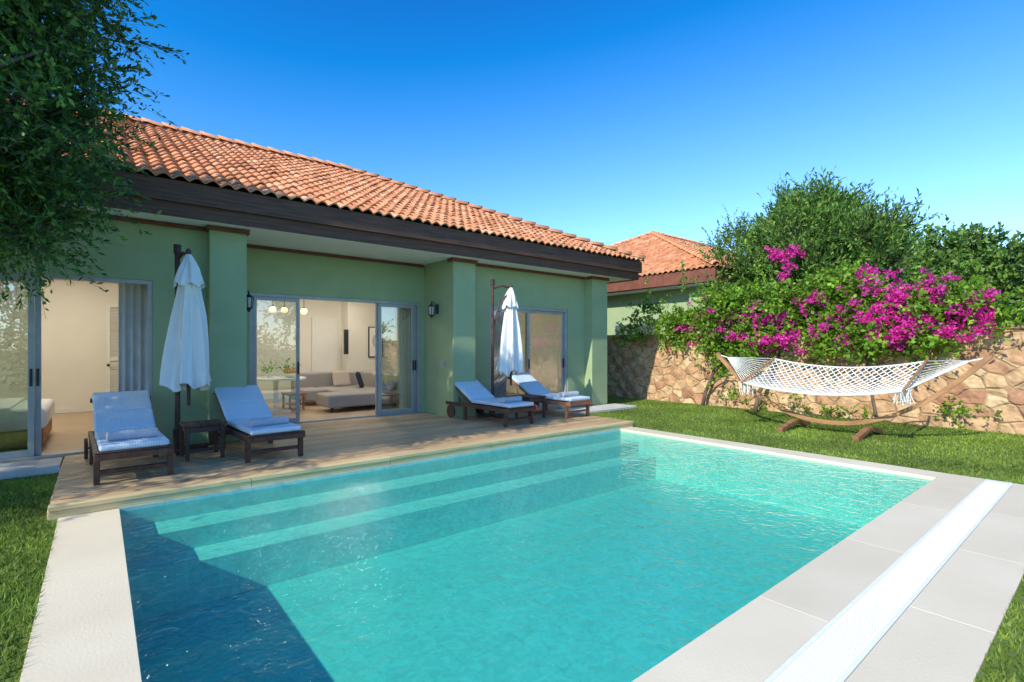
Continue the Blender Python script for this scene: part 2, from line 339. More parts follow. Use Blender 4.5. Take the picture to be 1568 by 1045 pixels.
mb=MB(); mb.box(-3.5,-.35,8.05,8.64,-.01,.085); mb.box(7.82,10.3,7.7,8.4,-.01,.05); mb.build('stone_threshold',[stonestep],None,bevel=.01)
# ---------------------------------------------------------------- roofs
def roof_slope(name,P,U,Vd,L,T,pitch,hl,hr,parent):
    P=np.array(P,float);U=np.array(U,float);Vd=np.array(Vd,float);Z=np.array([0,0,1.])
    c,s_=math.cos(pitch),math.sin(pitch); Nn=-Vd*s_+Z*c; S=T/c; TW=.185; RL=.32
    nr=int(math.ceil(S/RL)); nc=int(L/TW); TW=L/nc; K=8
    us=np.linspace(0,L,nc*K+1)
    col=np.minimum((np.arange(len(us))//K),nc-1)
    Q=[];UV=[]
    for r_ in range(nr):
        jt=rng.normal(0,.006,nc)[col]; js=rng.normal(0,.008,nc)[col]
        s0=r_*RL; s1=min(s0+RL+.02,S)
        row=[]
        for s,off in ((s0,.032),(s1,.0)):
            t=min(s*c,T)
            u=np.clip(us,t if hl else 0,(L-t) if hr else L)
            sv_=s+(js if (off>0 and r_>0) else 0*js)
            h=.055*np.power(.5+.5*np.cos(2*np.pi*(u/TW-.5)),.7)+off+(jt if off>0 else 0)
            row.append(P+np.outer(u,U)+np.outer(sv_*c,Vd)+np.outer(sv_*s_,Z)+np.outer(h,Nn))
        lo=np.clip(us,s0*c if hl else 0,L-s0*c if hr else L)
        ok=(lo[1:]-lo[:-1])>1e-6
        q=np.stack([row[0][:-1],row[0][1:],row[1][1:],row[1][:-1]],1)[ok]
        lip0=row[0]-np.outer(np.full(len(us),.024),Nn)
        q2=np.stack([lip0[:-1],lip0[1:],row[0][1:],row[0][:-1]],1)[ok]
        idx=(np.arange(len(us)-1)//K)[ok]
        uv=np.stack([idx+.5,np.full(len(idx),r_+.5)],1)
        Q+= [q,q2]; UV+=[np.repeat(uv,4,0),np.repeat(uv,4,0)]
    Q=np.concatenate(Q).reshape(-1,3); UV=np.concatenate(UV)
    np_mesh(name,Q,4,[tile],parent,UV)
def caps(mb,p0,p1,r=.105):
    p0=Vector(p0);p1=Vector(p1);d=p1-p0;n=max(1,int(d.length/.36));st=d/n; dn=d.normalized()
    side=dn.cross(Vector((0,0,1))).normalized(); up=side.cross(dn)
    for i in range(n):
        a=p0+st*i; bq=a+st*1.06
        b=len(mb.v); k=9
        for (p,rr,l) in ((a,r,.03),(bq,r*.86,.0),(a,r*.86,.02)):
            for j in range(k):
                t=math.pi*j/(k-1); mb.v.append(tuple(p+side*(rr*math.cos(t))+up*(rr*math.sin(t)*.95+l)))
        for j in range(k-1):
            mb.f.append((b+j,b+j+1,b+k+j+1,b+k+j)); mb.m.append(0)
            mb.f.append((b+2*k+j,b+2*k+j+1,b+j+1,b+j)); mb.m.append(0)
def hiproof(x0,x1,y0,y1,z,T,pitch,parent):
    tz=z+T*math.tan(pitch)
    roof_slope('roof_tiles_front',(x0,y0,z),(1,0,0),(0,1,0),x1-x0,T,pitch,True,True,parent)
    roof_slope('roof_tiles_west',(x0,y1,z),(0,-1,0),(1,0,0),y1-y0,min(T,(y1-y0)/2),pitch,True,True,parent)
    roof_slope('roof_tiles_east',(x1,y0,z),(0,1,0),(-1,0,0),y1-y0,min(T,(y1-y0)/2),pitch,True,True,parent)
    roof_slope('roof_tiles_back',(x1,y1,z),(-1,0,0),(0,-1,0),x1-x0,T,pitch,True,True,parent)
    mb=MB(); zz=tz+.05
    caps(mb,(x0,y0,z+.05),(x0+T,y0+T,zz)); caps(mb,(x1,y0,z+.05),(x1-T,y0+T,zz))
    caps(mb,(x0,y1,z+.05),(x0+T,y1-T,zz)); caps(mb,(x1,y1,z+.05),(x1-T,y1-T,zz)); caps(mb,(x0+T,y0+T,zz),(x1-T,y0+T,zz+.01))
    mb.build('ridge_caps',[capm],parent,smooth=True)
    mb=MB(); i=.1; zi=z+i*math.tan(pitch)-.02; ti=tz-.02
    a=[(x0+i,y0+i,zi),(x1-i,y0+i,zi),(x1-i,y1-i,zi),(x0+i,y1-i,zi)]; r0=(x0+T,y0+T,ti); r1=(x1-T,y0+T,ti)
    mb.quadface([a[0],a[1],r1,r0]); mb.quadface([a[2],a[3],r0,r1]); mb.quadface([a[1],a[2],r1]); mb.quadface([a[3],a[0],r0])
    mb.build('roof_underlay',[brown],parent)
villa=empty('villa_house')
EX0,EX1,EY0,EY1=-5.5,10.9,8.0,19.0; ZT=3.69; PT=math.radians(25)
hiproof(EX0-.04,EX1+.04,EY0-.04,EY1+.04,ZT,5.54,PT,villa)
mb=MB()
def fascia(mb,x0,x1,y0,y1,zb,zt):
    mb.box(x0,x1,y0,y0+.05,zb,zt); mb.box(x0,x1,y1-.05,y1,zb,zt); mb.box(x0,x0+.05,y0+.05,y1-.05,zb,zt); mb.box(x1-.05,x1,y0+.05,y1-.05,zb,zt)
fascia(mb,EX0,EX1,EY0,EY1,3.42,3.70); fascia(mb,EX0+.06,EX1-.06,EY0+.06,EY1-.06,3.24,3.45)
mb.build('fascia',[brown],villa)
mb=MB(); mb.box(EX0+.11,EX1-.11,EY0+.11,EY1-.11,3.262,3.30); mb.build('soffit',[whitep],villa)
mb=MB(); H=3.26
mb.box(-5,-1.9,8.65,8.85,0,H); mb.box(-1.9,.59,8.65,8.85,2.42,H); mb.box(.59,1.25,8.65,8.85,0,H)
mb.box(1.25,1.735,8.45,9.0,0,H); mb.box(1.5,1.735,9.0,9.8,0,H)
mb.box(1.735,2.02,9.6,9.8,0,H); mb.box(2.02,5.34,9.6,9.8,2.44,H); mb.box(5.34,5.42,9.6,9.8,0,H)
mb.box(5.42,5.95,8.45,9.8,0,H); mb.box(5.95,6.5,8.7,8.9,0,H); mb.box(6.5,8.89,8.7,8.9,2.41,H); mb.box(8.89,9.49,8.7,8.9,0,H)
mb.box(9.49,10.06,8.45,9.0,0,H); mb.box(9.86,10.06,9.0,18.3,0,H); mb.box(-5,-4.8,8.85,18.3,0,H); mb.box(-5,10.06,18.3,18.5,0,H)
mb.build('walls',[green],villa)
mb=MB()
for (a,b_,y) in ((-5,1.22,8.65),(1.765,5.39,9.6),(5.98,9.46,8.7)):
    mb.box(a,b_,y-.035,y-.002,3.20,3.259)
for (a,b_) in ((1.25,1.735),(5.42,5.95),(9.49,10.06)):
    mb.box(a-.035,b_+.035,8.412,8.448,3.19,3.259); mb.box(a-.035,a-.002,8.448,8.62,3.19,3.259); mb.box(b_+.002,b_+.035,8.448,8.66,3.19,3.259)
mb.build('wall_trim',[trimb],villa)
mb=MB()
mb.box(-4.79,1.3,8.87,18.29,2.9,2.95); mb.box(1.76,5.96,9.81,18.29,2.9,2.95); mb.box(5.965,9.85,8.92,18.29,2.9,2.95)
mb.build('ceiling',[whitep],villa)
em2,nt,b,o=newmat('fill_glow'); b.inputs['Emission Color'].default_value=(1,.92,.78,1); b.inputs['Emission Strength'].default_value=170  # glow for added ceiling discs, out of view, that brighten the rooms
mb=MB()
for (x,y) in ((2.6,10.8),(4.6,10.8),(3.2,13.2),(5.2,13.0),(7.6,11.0),(-.6,10.2),(-2.6,10.4),(-.4,12.8),(-2.4,12.8)):
    mb.cyl((x,y,2.875),(x,y,2.898),.10,n=14)
mb.build('added_fill_discs',[em2],villa)
mb=MB()
mb.box(-4.79,1.3,14.3,14.4,.1,2.9); mb.box(1.3,1.44,9.02,14.4,.1,2.9); mb.box(-4.78,-4.7,8.87,14.3,.1,2.9); mb.box(1.235,1.247,8.87,9.01,.1,2.9)
mb.box(1.75,1.80,9.82,14.6,.1,2.9); mb.box(1.75,9.84,14.6,14.7,.1,2.9); mb.box(9.78,9.84,9.02,14.6,.1,2.9)
mb.box(5.5,9.7,14.1,14.6,.1,2.9)
mb.box(5.55,5.95,9.81,9.83,.1,2.9); mb.box(5.96,5.975,8.92,9.83,.1,2.9)
mb.build('interior_walls',[cream],villa)
mb=MB(); mb.box(-4.79,9.85,8.66,18,.0,.094); mb.build('interior_floor',[floorw],villa)
mb=MB()
for (a,b_,y) in ((-4.7,1.3,14.285),(1.8,5.5,14.585)): mb.box(a,b_,y-.01,y+.012,.1,.2)
mb.build('skirting',[whitep],villa)
def slider(name,x0,x1,y,zt,panels,curt_spans=()):
    mb=MB(); f=.055
    mb.box(x0,x1,y+.02,y+.16,zt-f,zt); mb.box(x0,x1,y+.02,y+.16,.095,.125); mb.box(x0,x0+f,y+.02,y+.16,.125,zt-f); mb.box(x1-f,x1,y+.02,y+.16,.125,zt-f)
    g=MB()
    for k,(a,b_) in enumerate(panels):
        yy=y+.04+.05*(k%2); s=.06
        mb.box(a,a+s,yy,yy+.035,.127,zt-f-.002); mb.box(b_-s,b_,yy,yy+.035,.127,zt-f-.002)
        mb.box(a+s,b_-s,yy,yy+.035,.127,.2); mb.box(a+s,b_-s,yy,yy+.035,zt-f-.065,zt-f-.002)
        hx=b_-s*.5; mb.box(hx-.012,hx+.012,yy-.03,yy-.001,1.0,1.22,1)
        g.quadface([(a+s,yy+.017,.2),(b_-s,yy+.017,.2),(b_-s,yy+.017,zt-f-.065),(a+s,yy+.017,zt-f-.065)])
    mb.build(name+'_frame',[alu,darkmetal],villa,bevel=.003,seg=1); g.build(name+'_glass',[glass],villa)
    for (a,b_) in curt_spans:
        n=120; t=np.linspace(0,1,n); xx=a+(b_-a)*t; yy=y+.33+.035*np.sin(t*2*np.pi*(b_-a)/.09)+.01*np.sin(t*37)
        lo=np.stack([xx,yy,np.full(n,.12)],1); hi=np.stack([xx,yy*.5+.5*(y+.33),np.full(n,2.75)],1)
        np_mesh(name+'_curtain',np.stack([lo[:-1],lo[1:],hi[1:],hi[:-1]],1),4,[curt],villa)
slider('bedroom_door',-1.9,.59,8.65,2.42,[(-1.84,-.62),(-1.75,-.56)],[(.22,.7),(-2.2,-1.6)])
slider('living_door',2.02,5.34,9.6,2.44,[(2.08,2.86),(4.36,5.28),(4.4,5.2)],[(1.9,2.2),(5.0,5.45)])
slider('study_door',6.5,8.89,8.7,2.41,[(6.56,7.68),(7.6,8.83)],[(6.5,7.2)])
def lantern(x,y,z,dx):
    e=empty('wall_lantern'); mb=MB()
    mb.box(x,x+dx*.02,y-.05,y+.05,z-.1,z+.1) if dx>0 else mb.box(x+dx*.02,x,y-.05,y+.05,z-.1,z+.1)
    c=x+dx*.14
    mb.tube([(x+dx*.02,y,z+.02),(x+dx*.07,y,z+.12),(c,y,z+.15),(c,y,z+.08)],[.009]*4,6)
    mb.cyl((c,y,z+.04),(c,y,z+.1),.085,.015,8); mb.cyl((c,y,z+.1),(c,y,z+.13),.015,.012,6); mb.cyl((c,y,z-.15),(c,y,z-.12),.035,.06,8); mb.cyl((c,y,z-.19),(c,y,z-.15),.01,.035,8)
    for i in range(6):
        t=i*math.pi/3; mb.cyl((c+.055*math.cos(t),y+.055*math.sin(t),z-.13),(c+.075*math.cos(t),y+.075*math.sin(t),z+.045),.007,n=5)
    mb.build('cage',[darkmetal],e)
    g=MB(); g.cyl((c,y,z-.12),(c,y,z+.04),.045,.065,8); g.build('pane',[stonestep],e)
lantern(5.418,9.05,2.28,-1); lantern(1.738,9.0,2.25,1)
mb=MB(); mb.box(5.405,5.418,8.75,8.93,1.08,1.22)
for i in range(3): mb.box(5.398,5.405,8.765+i*.055,8.805+i*.055,1.11,1.19)
mb.build('electrical_outlet',[alu],None)
# ---------------------------------------------------------------- neighbour house
v2=empty('villa_house')
hiproof(13.05,31,7.15,20.9,3.69,6.87,math.radians(24),v2)
mb=MB(); fascia(mb,13.09,30.9,7.19,20.8,3.33,3.70); mb.build('fascia',[trimb],v2)
mb=MB(); mb.box(13.2,30.8,7.3,20.7,3.28,3.32); mb.build('soffit',[whitep],v2)
mb=MB(); mb.box(13.75,30.2,7.85,8.05,0,3.27); mb.box(13.75,13.95,8.05,20.2,0,3.27); mb.box(13.6,14.1,7.7,8.3,0,3.275); mb.box(13.6,13.745,12,12.6,0,3.275)
mb.build('walls',[green],v2)
mb=MB(); mb.box(13.70,13.748,9.3,11.2,.9,2.3); mb.build('window_frame',[alu],v2)
mb=MB(); mb.box(13.69,13.70,9.36,11.14,.96,2.24); mb.build('window_glass',[glass],v2)
# ---------------------------------------------------------------- stone wall
sw=empty('stone_wall'); mb=MB()
ny=260
for i in range(ny):
    y0=-8+i*(30/ny); y1=y0+30/ny
    for j in range(16):
        z0=-.02+j*1.84/16; z1=z0+1.84/16
        def dx(y,z): return 12.3+.018*math.sin(y*7.1+z*3)+.02*math.sin(y*13.7-z*11)+.012*math.sin(z*19+y*5)
        mb.v+= [(dx(y0,z0),y0,z0),(dx(y0,z1),y0,z1),(dx(y1,z1),y1,z1),(dx(y1,z0),y1,z0)]
        n=len(mb.v); mb.f.append((n-4,n-3,n-2,n-1)); mb.m.append(0)
mb.box(12.36,12.75,-8,22,-.02,1.81)
mb.build('masonry',[stone],sw)
mb=MB(); y=-8
while y<22:
    l=rng.uniform(.4,.8); mb.box(12.24+rng.uniform(-.02,.02),12.8,y,y+l-.015,1.815,1.88+rng.uniform(-.015,.02)); y+=l
mb.build('capstones',[stone],sw,bevel=.012)
# ---------------------------------------------------------------- foliage
def unit(a): return a/np.maximum(np.linalg.norm(a,axis=1,keepdims=True),1e-6)
def leaf_quads(P,D,ln,wd):
    n=len(P); R=unit(rng.normal(size=(n,3))); S=unit(np.cross(D,R)); l=ln*(.6+.8*rng.random((n,1))); w_=wd*(.6+.8*rng.random((n,1)))
    return np.stack([P,P+D*l*.5+S*w_*.5,P+D*l,P+D*l*.5-S*w_*.5],1).reshape(-1,3)
def sprays(clumps,ntw,tl,nl,up=.3,out=1.,rnd=.5,droop=.2,spread=.9,shell=.5):
    C=np.array([c[:3] for c in clumps]);R=np.array([c[3] for c in clumps]); pr=R**2; pr/=pr.sum()
    k=rng.choice(len(C),ntw,p=pr); o=unit(rng.normal(size=(ntw,3)))
    st=C[k]+o*(R[k]*(shell+(1-shell)*rng.random(ntw)))[:,None]
    d=unit(o*out+np.array([0,0,up])+rng.normal(size=(ntw,3))*rnd); ln=tl*(.5+rng.random(ntw))
    t=np.tile(np.linspace(.05,1,nl),ntw); kk=np.repeat(np.arange(ntw),nl)
    P=st[kk]+d[kk]*(ln[kk]*t)[:,None]; P[:,2]-=droop*ln[kk]*t**2
    D=unit(d[kk]+rng.normal(size=P.shape)*spread)
    end=st+d*ln[:,None]; end[:,2]-=droop*ln
    return P,D,st,end,k
def stems(st,end,r,mat,name,parent):
    d=unit(end-st); s=unit(np.cross(d,rng.normal(size=d.shape)))*r; q1=np.stack([st-s,st+s,end+s*.4,end-s*.4],1)
    np_mesh(name,q1.reshape(-1,3),4,[mat],parent)
def limbs(mb,base,tops,r0,fork):
    base=Vector(base); f=Vector(fork)
    mb.tube([base,base.lerp(f,.5)+Vector((.05,.03,0)),f],[r0,r0*.8,r0*.7],10)
    for t in tops:
        t=Vector(t); m=f.lerp(t,.5)+Vector((rng.uniform(-.15,.15),rng.uniform(-.15,.15),.15))
        mb.tube([f,m,t],[r0*.5,r0*.3,r0*.1],7)
def superclumps(c,r,n,rad,p=2.,shell=.0):
    out=[]
    while len(out)<n:
        q=rng.uniform(-1,1,3); s=(np.abs(q)**p).sum()
        if s<1 and s>shell: out.append((c[0]+q[0]*r[0],c[1]+q[1]*r[1],c[2]+q[2]*r[2],rad*rng.uniform(.7,1.3)))
    return out
def tree(name,base,fork,clumps,ntw,tl,nl,ll,lw,mat,r0=.12,stemr=.003,**kw):
    e=empty(name); mb=MB(); tops=[c[:3] for c in clumps[::max(1,len(clumps)//14)]]
    limbs(mb,base,tops,r0,fork); mb.build('trunk',[bark],e,smooth=True)
    P,D,st,en,k=sprays(clumps,ntw,tl,nl,**kw)
    np_mesh('foliage',leaf_quads(P,D,ll,lw),4,[mat],e)
    C=np.array([c[:3] for c in clumps])[k]
    stems(C*.3+st*.7,en,stemr,bark,'twigs',e)
    return e
cl=superclumps((-1.75,6.6,4.35),(1.55,1.0,1.8),50,.36,4)
cl+=[(-.25,6.9,3.3,.3),(-.4,6.9,2.95,.28),(-.55,7.0,2.6,.25),(-.15,7.1,3.6,.25),(-.1,7.0,4.4,.28),(-.15,7.0,4.0,.28),(-.1,6.9,4.8,.3),(-.2,6.8,5.2,.3),(-.5,6.7,5.5,.35),(-.5,6.9,3.8,.33),(-.5,6.9,4.4,.33),(-.6,6.9,3.3,.33),(-.5,7.,5,.33)]
cl+=[(-.45,6.3,3.6,.22),(-.4,6.3,4.2,.22),(-.5,6.3,4.8,.22),(-.7,6.2,3.1,.22)]
tree('olive_tree',(-2.3,6.6,-.05),(-2.2,6.6,2.2),cl,5800,.46,19,.070,.028,leafA,up=.15,droop=.2,rnd=.5,spread=.65)
cl=superclumps((-5.2,6.9,4.5),(1.8,1.3,2.0),45,.5,2.5)
tree('olive_tree',(-5.2,6.9,-.05),(-5.2,6.9,2.4),cl,1800,.5,12,.10,.04,leafA,r0=.16,up=.2,droop=.2)
tree('shadow_shrub',(-4.1,3.1,-.05),(-4.1,3.1,.5),superclumps((-4.1,3.1,1.3),(.8,.9,.75),25,.28,2.2),900,.3,12,.08,.04,leafA,r0=.06,up=.3,droop=.1)  # unseen shrub, added so its shadow falls on the left lawn
# tall shrub tree behind wall
cl=superclumps((14.4,5.35,3.55),(1.3,1.9,1.35),60,.45,2.2)
for i in range(28):
    y=5.35+rng.uniform(-1.9,1.9); h=5.35-.36*abs(y-5.35)+rng.uniform(-.35,.3); x=14.3+rng.uniform(-.8,.8)
    for q in range(4): cl.append((x+rng.uniform(-.05,.05),y+(y-5.35)*.12*q*.3,h-.75+q*.24,.30-.06*q))
tree('cypress_tree',(14.4,5.3,-.05),(14.4,5.3,1.6),cl,6500,.42,12,.12,.042,leafB,up=.9,droop=-.1,rnd=.35,spread=.5)
for (c,r,n,ra) in (((20,3.6,3.2),(1.6,1.9,1.5),45,.5),((22.5,1.0,2.3),(2,2.4,1.4),40,.55),((19.5,5.3,3.0),(1.3,1.2,1.2),30,.45)):
    tree('broadleaf_tree',(c[0],c[1],-.05),(c[0],c[1],1.5),superclumps(c,r,n,ra,2.1),2800,.33,12,.13,.09,leafD,up=.3,droop=.05)
cl=[]
for i in range(90):
    a=rng.uniform(-.6,1.0); d=rng.uniform(38,60); cl.append((d*math.cos(a),d*math.sin(a)-6,rng.uniform(.5,2.6),rng.uniform(1.2,2.2)))
P,D,st,en,k=sprays(cl,5000,.8,8,up=.3); np_mesh('distant_trees',leaf_quads(P,D,.4,.28),4,[leafD])
cl=[]
for i in range(70): cl.append((rng.uniform(-12,12),-7+rng.uniform(-.8,.8),rng.uniform(.3,2.6),.6))
for c0 in ((-6,-9),(-1,-10),(4,-9.5),(9,-9)): cl+=superclumps((c0[0],c0[1],3.8),(1.9,1.6,1.7),14,.6)
P,D,st,en,k=sprays(cl,3500,.5,10,up=.3); np_mesh('garden_hedge',leaf_quads(P,D,.16,.09),4,[leafD])
# bougainvillea
bg_=empty('bougainvillea'); cl=[]
for i in range(80):
    y=rng.uniform(1.7,8.2); top=2.85-.08*abs(y-4.2)-(.45 if y>7 else 0)-(.3 if y<2.4 else 0)
    cl.append((rng.uniform(12.05,13.3),y,rng.uniform(1.75,top),rng.uniform(.25,.42)))
for i in range(22):
    y=rng.uniform(2.2,8.4); cl.append((rng.uniform(11.85,12.2),y,rng.uniform(1.45,1.9),rng.uniform(.16,.28)))
for (y,z) in ((8.8,2.0),(9.2,1.9),(9.6,1.75),(8.5,2.4),(8.9,2.45),(6.5,1.3),(6.3,1.0),(1.5,2.2),(1.4,1.9)): cl.append((12.15,y,z,.2))
P,D,st,en,k=sprays(cl,4800,.36,12,up=.35,rnd=.6,droop=.25,spread=1.3)
np_mesh('foliage',leaf_quads(P,D,.09,.068),4,[leafC],bg_); stems(st,en,.003,bark,'twigs',bg_)
sh=[(12.1,rng.uniform(1.6,8.8),rng.uniform(2.3,3.0),.12) for i in range(22)]
P,D,st,en,k=sprays(sh,60,.9,22,up=.9,rnd=.5,droop=.35,spread=1.1,out=.8)
np_mesh('shoots',leaf_quads(P,D,.075,.05),4,[leafC],bg_); stems(st,en,.004,bark,'shoot_stems',bg_)
fc=[]
pat=[(12.0,4.1,1.75),(12.0,3.4,1.7),(12.05,3.6,2.3),(12.1,2.9,2.3),(12.1,2.4,2.0),(12.1,2.1,2.3),(12.2,3.1,2.75),(12.3,2.7,2.7),(12.0,4.9,1.75),(12.1,5.1,2.2),(12.0,5.6,1.7),(12.1,1.9,2.0),(12.4,3.6,2.95),(13.0,5.1,3.75),(12.9,5.2,3.5),(12.0,6.3,1.8),(12.0,2.7,1.8),(12.1,7.0,1.9),(12.3,2.2,2.65),
(12.0,2.6,2.4),(12.0,2.0,1.8),(12.1,1.7,2.3),(12.0,4.5,1.6),(12.0,3.0,1.6),(12.1,5.6,2.3),(12.1,6.6,2.3),(12.1,4.3,2.6),(12.1,5.2,1.65),(12.0,3.3,2.1),(12.0,2.8,2.0)]
for p in pat:
    for i in range(6): fc.append((p[0]-.14+rng.normal(0,.12),p[1]+rng.normal(0,.21),p[2]+rng.normal(0,.11),.04+rng.random()*.07))
for i in range(50): fc.append((rng.uniform(11.85,12.4),rng.uniform(1.6,7.6),rng.uniform(1.5,2.7),.05))
P,D,st,en,k=sprays(fc,2800,.08,5,up=.2,rnd=1,droop=0,spread=1.6)
np_mesh('bracts',leaf_quads(P,D,.052,.046),4,[flower],bg_)
mb=MB()
mb.tube([(12.1,7.0,-.03),(12.08,6.9,.35),(12.15,6.75,.8),(12.2,6.4,1.3),(12.25,6.2,1.9),(12.5,6,2.4)],[.05,.045,.04,.04,.03,.02],8)
mb.tube([(11.9,5.55,-.03),(11.95,5.5,.4),(12.05,5.35,.8),(12.15,5.2,1.3),(12.2,4.9,1.9),(12.5,4.6,2.4)],[.055,.05,.045,.04,.035,.02],8)
mb.tube([(12.08,6.85,.45),(12.1,6.5,.75),(12.1,6.2,.8)],[.03,.02,.012],7)
mb.tube([(12.1,3.2,-.03),(12.12,3.3,.5),(12.15,3.4,1.2),(12.2,3.5,1.9)],[.03,.03,.025,.02],7)
mb.build('trunk',[bark],bg_,smooth=True)
cl=[(12.15,3.9+rng.uniform(-2.5,2.5),rng.uniform(.0,.4),.08) for i in range(16)]
P,D,st,en,k=sprays(cl,130,.18,7,up=.6); np_mesh('wall_creeper',leaf_quads(P,D,.06,.045),4,[leafC])
# ---------------------------------------------------------------- loungers
def lounger_meshes():
    mb=MB(); W=.31
    for s in (-1,1):
        mb.box(s*W-.022,s*W+.022,0,1.95,.25,.315)
        mb.box(s*W-.026,s*W+.026,.08,.14,0,.249); mb.box(s*W-.026,s*W+.026,1.28,1.34,0,.249)
    mb.box(-W+.023,W-.023,.09,.13,.10,.14); mb.box(-W+.023,W-.023,0,.04,.25,.312); mb.box(-W+.023,W-.023,1.91,1.95,.25,.312)
    mb.box(-W-.02,W+.02,.005,.07,.317,.335)
    y=.09
    while y<1.2:
        mb.box(-W+.023,W-.023,y,y+.06,.29,.312); y+=.085
    a=math.radians(28)
    T=Matrix.Translation((0,1.18,.33))@Matrix.Rotation(a,4,'X')
    for s in (-1,1): mb.box(s*(W-.045)-.018,s*(W-.045)+.018,0,.80,-.02,.02,M=T)
    mb.box(-W-.005,W+.005,.78,.83,-.022,.022,M=T)
    y=.06
    while y<.76: mb.box(-W+.065,W-.065,y,y+.055,-.008,.010,M=T); y+=.085
    for s in (-1,1): mb.cyl((s*.2,1.80,.63),(s*.2,1.62,.28),.014,n=6)
    mb.cyl((-W-.05,1.72,.13),(W+.05,1.72,.13),.015,n=8)
    for s in (-1,1):
        mb.cyl((s*(W+.03),1.72,.13),(s*(W+.065),1.72,.13),.13,n=20); mb.box(s*W-.02,s*W+.02,1.69,1.75,.13,.25)
    f=MB()
    f.box(-.295,.295,.02,.585,.335,.40); f.box(-.295,.295,.60,1.165,.335,.40)
    T2=Matrix.Translation((0,1.17,.35))@Matrix.Rotation(a,4,'X')
    f.box(-.295,.295,.01,.42,.008,.072,M=T2); f.box(-.295,.295,.43,.86,.008,.072,M=T2)
    t=MB()
    for k,(yy,zz,r) in enumerate(((.30,.449,.05),(.385,.443,.044))):
        t.cyl((-.22,yy,zz),(.22,yy+.01,zz),r,n=16)
    return mb,f,t
def mk(mb,mats,name):
    o=mb.build(name,mats); me=o.data; bpy.data.objects.remove(o); return me
for wood in (0,1):
    a,b_,c=lounger_meshes()
    me1=mk(a,[(dwood,rwood)[wood]],'lounger_frame'); me2=mk(b_,[cush],'lounger_cushion'); me3=mk(c,[towelm],'rolled_towel')
    spots=[((.30,6.5,.1),.035),((1.70,6.6,.1),.05),((5.80,6.78,.1),.03)] if wood==0 else [((7.38,6.85,.1),.02)]
    for (p,rz) in spots:
        e=empty('sun_lounger',p,rz)
        place(me1,'frame',e,.004,1); place(me2,'cushion',e,.024,4); place(me3,'rolled_towel',e,.01,2)
def table(x,y,rz,s=.23):
    e=empty('side_table',(x,y,.1),rz); mb=MB()
    for i in range(5): mb.box(-s+i*(2*s/5)+.003,-s+(i+1)*(2*s/5)-.003,-s,s,.41,.435)
    for a in (-1,1):
        for b_ in (-1,1): mb.box(a*(s-.04)-.022,a*(s-.04)+.022,b_*(s-.04)-.022,b_*(s-.04)+.022,0,.409)
        mb.box(-s+.065,s-.065,a*(s-.04)-.012,a*(s-.04)+.012,.34,.405); mb.box(a*(s-.04)-.012,a*(s-.04)+.012,-s+.065,s-.065,.34,.405)
        mb.box(-s+.065,s-.065,a*(s-.04)-.012,a*(s-.04)+.012,.10,.14)
    mb.build('table_frame',[dwood],e,bevel=.004,seg=1)
table(1.02,7.45,.03); table(6.6,7.5,.02)
# ---------------------------------------------------------------- umbrellas
def umbrella(x,y,mx,my,h,sc=1,tilt=0):
    e=empty('patio_umbrella',(x,y,.1),0)
    mb=MB(); mb.cyl((mx,my,0),(mx,my,h+.12),.032,n=12); mb.cyl((mx,my,h+.02),(mx,my,h+.14),.045,n=12); mb.cyl((mx,my,.0),(mx,my,.3),.05,n=12)
    mb.tube([(mx,my,h-.05),(mx*.5,my*.5,h+.02),(0,0,h-.02)],[.022,.022,.02],8)
    mb.tube([(mx,my,h-.9),(mx*.6,my*.6,h-.3),(0,0,h-.1)],[.018,.018,.018],8)
    mb.cyl((0,0,h-.3),(0,0,h+.02),.02,n=8); mb.ellip((0,0,h+.02),(.035,.035,.05))
    mb.cyl((.0,0,.62),(0,0,1.2),.02,.03,8)
    mb.box(mx-.35,mx+.35,my-.05,my+.05,0,.04); mb.box(mx-.05,mx+.05,my-.35,my-.06,0,.04); mb.box(mx-.05,mx+.05,my+.06,my+.35,0,.04)
    mb.build('mast',[dwood],e,smooth=False)
    def skirt(z0,z1,r0,r1,folds,amp,nz,seed,name,rag):
        nth=200; th=np.linspace(0,2*np.pi,nth,endpoint=False); G=[]
        for j in range(nz+1):
            t=j/nz; z=z0+(z1-z0)*t; R=r0+(r1-r0)*t**.75
            am=amp*min(1,t*2+.1)
            f=np.sin(folds*th+seed+.8*np.sin(3*t+seed))+.45*np.sin((folds*2+1)*th+2*seed+t*2)+.35*np.sin(3*th+seed*3+4*t)
            rr=R*(1+am*f); z_=z+(rag*(np.sin(folds*th+1.3*seed)+.5*np.sin(3*th+seed)) if j==nz else 0)
            G.append(np.stack([rr*np.cos(th)+tilt*t,rr*np.sin(th),z_+0*th],1))
        G=np.array(G); G2=np.roll(G,-1,1)
        q=np.stack([G[:-1],G2[:-1],G2[1:],G[1:]],2).reshape(-1,3)
        ob=np_mesh(name,q,4,[canvas],e); me=ob.data
        bm=bmesh.new(); bm.from_mesh(me); bmesh.ops.remove_doubles(bm,verts=bm.verts,dist=.0002)
        for f in bm.faces: f.smooth=True
        bm.to_mesh(me); bm.free()
    skirt(h-.05,.88,.05,.235*sc,6,.25,44,.4,'canopy',.05)
    skirt(h-.01,h-.42,.03,.165*sc,5,.18,14,2.1,'canopy_top_flounce',.03)
umbrella(.92,7.85,-.10,.22,2.62,1.0); umbrella(6.52,8.0,-.38,.12,2.62,.95,-.03)
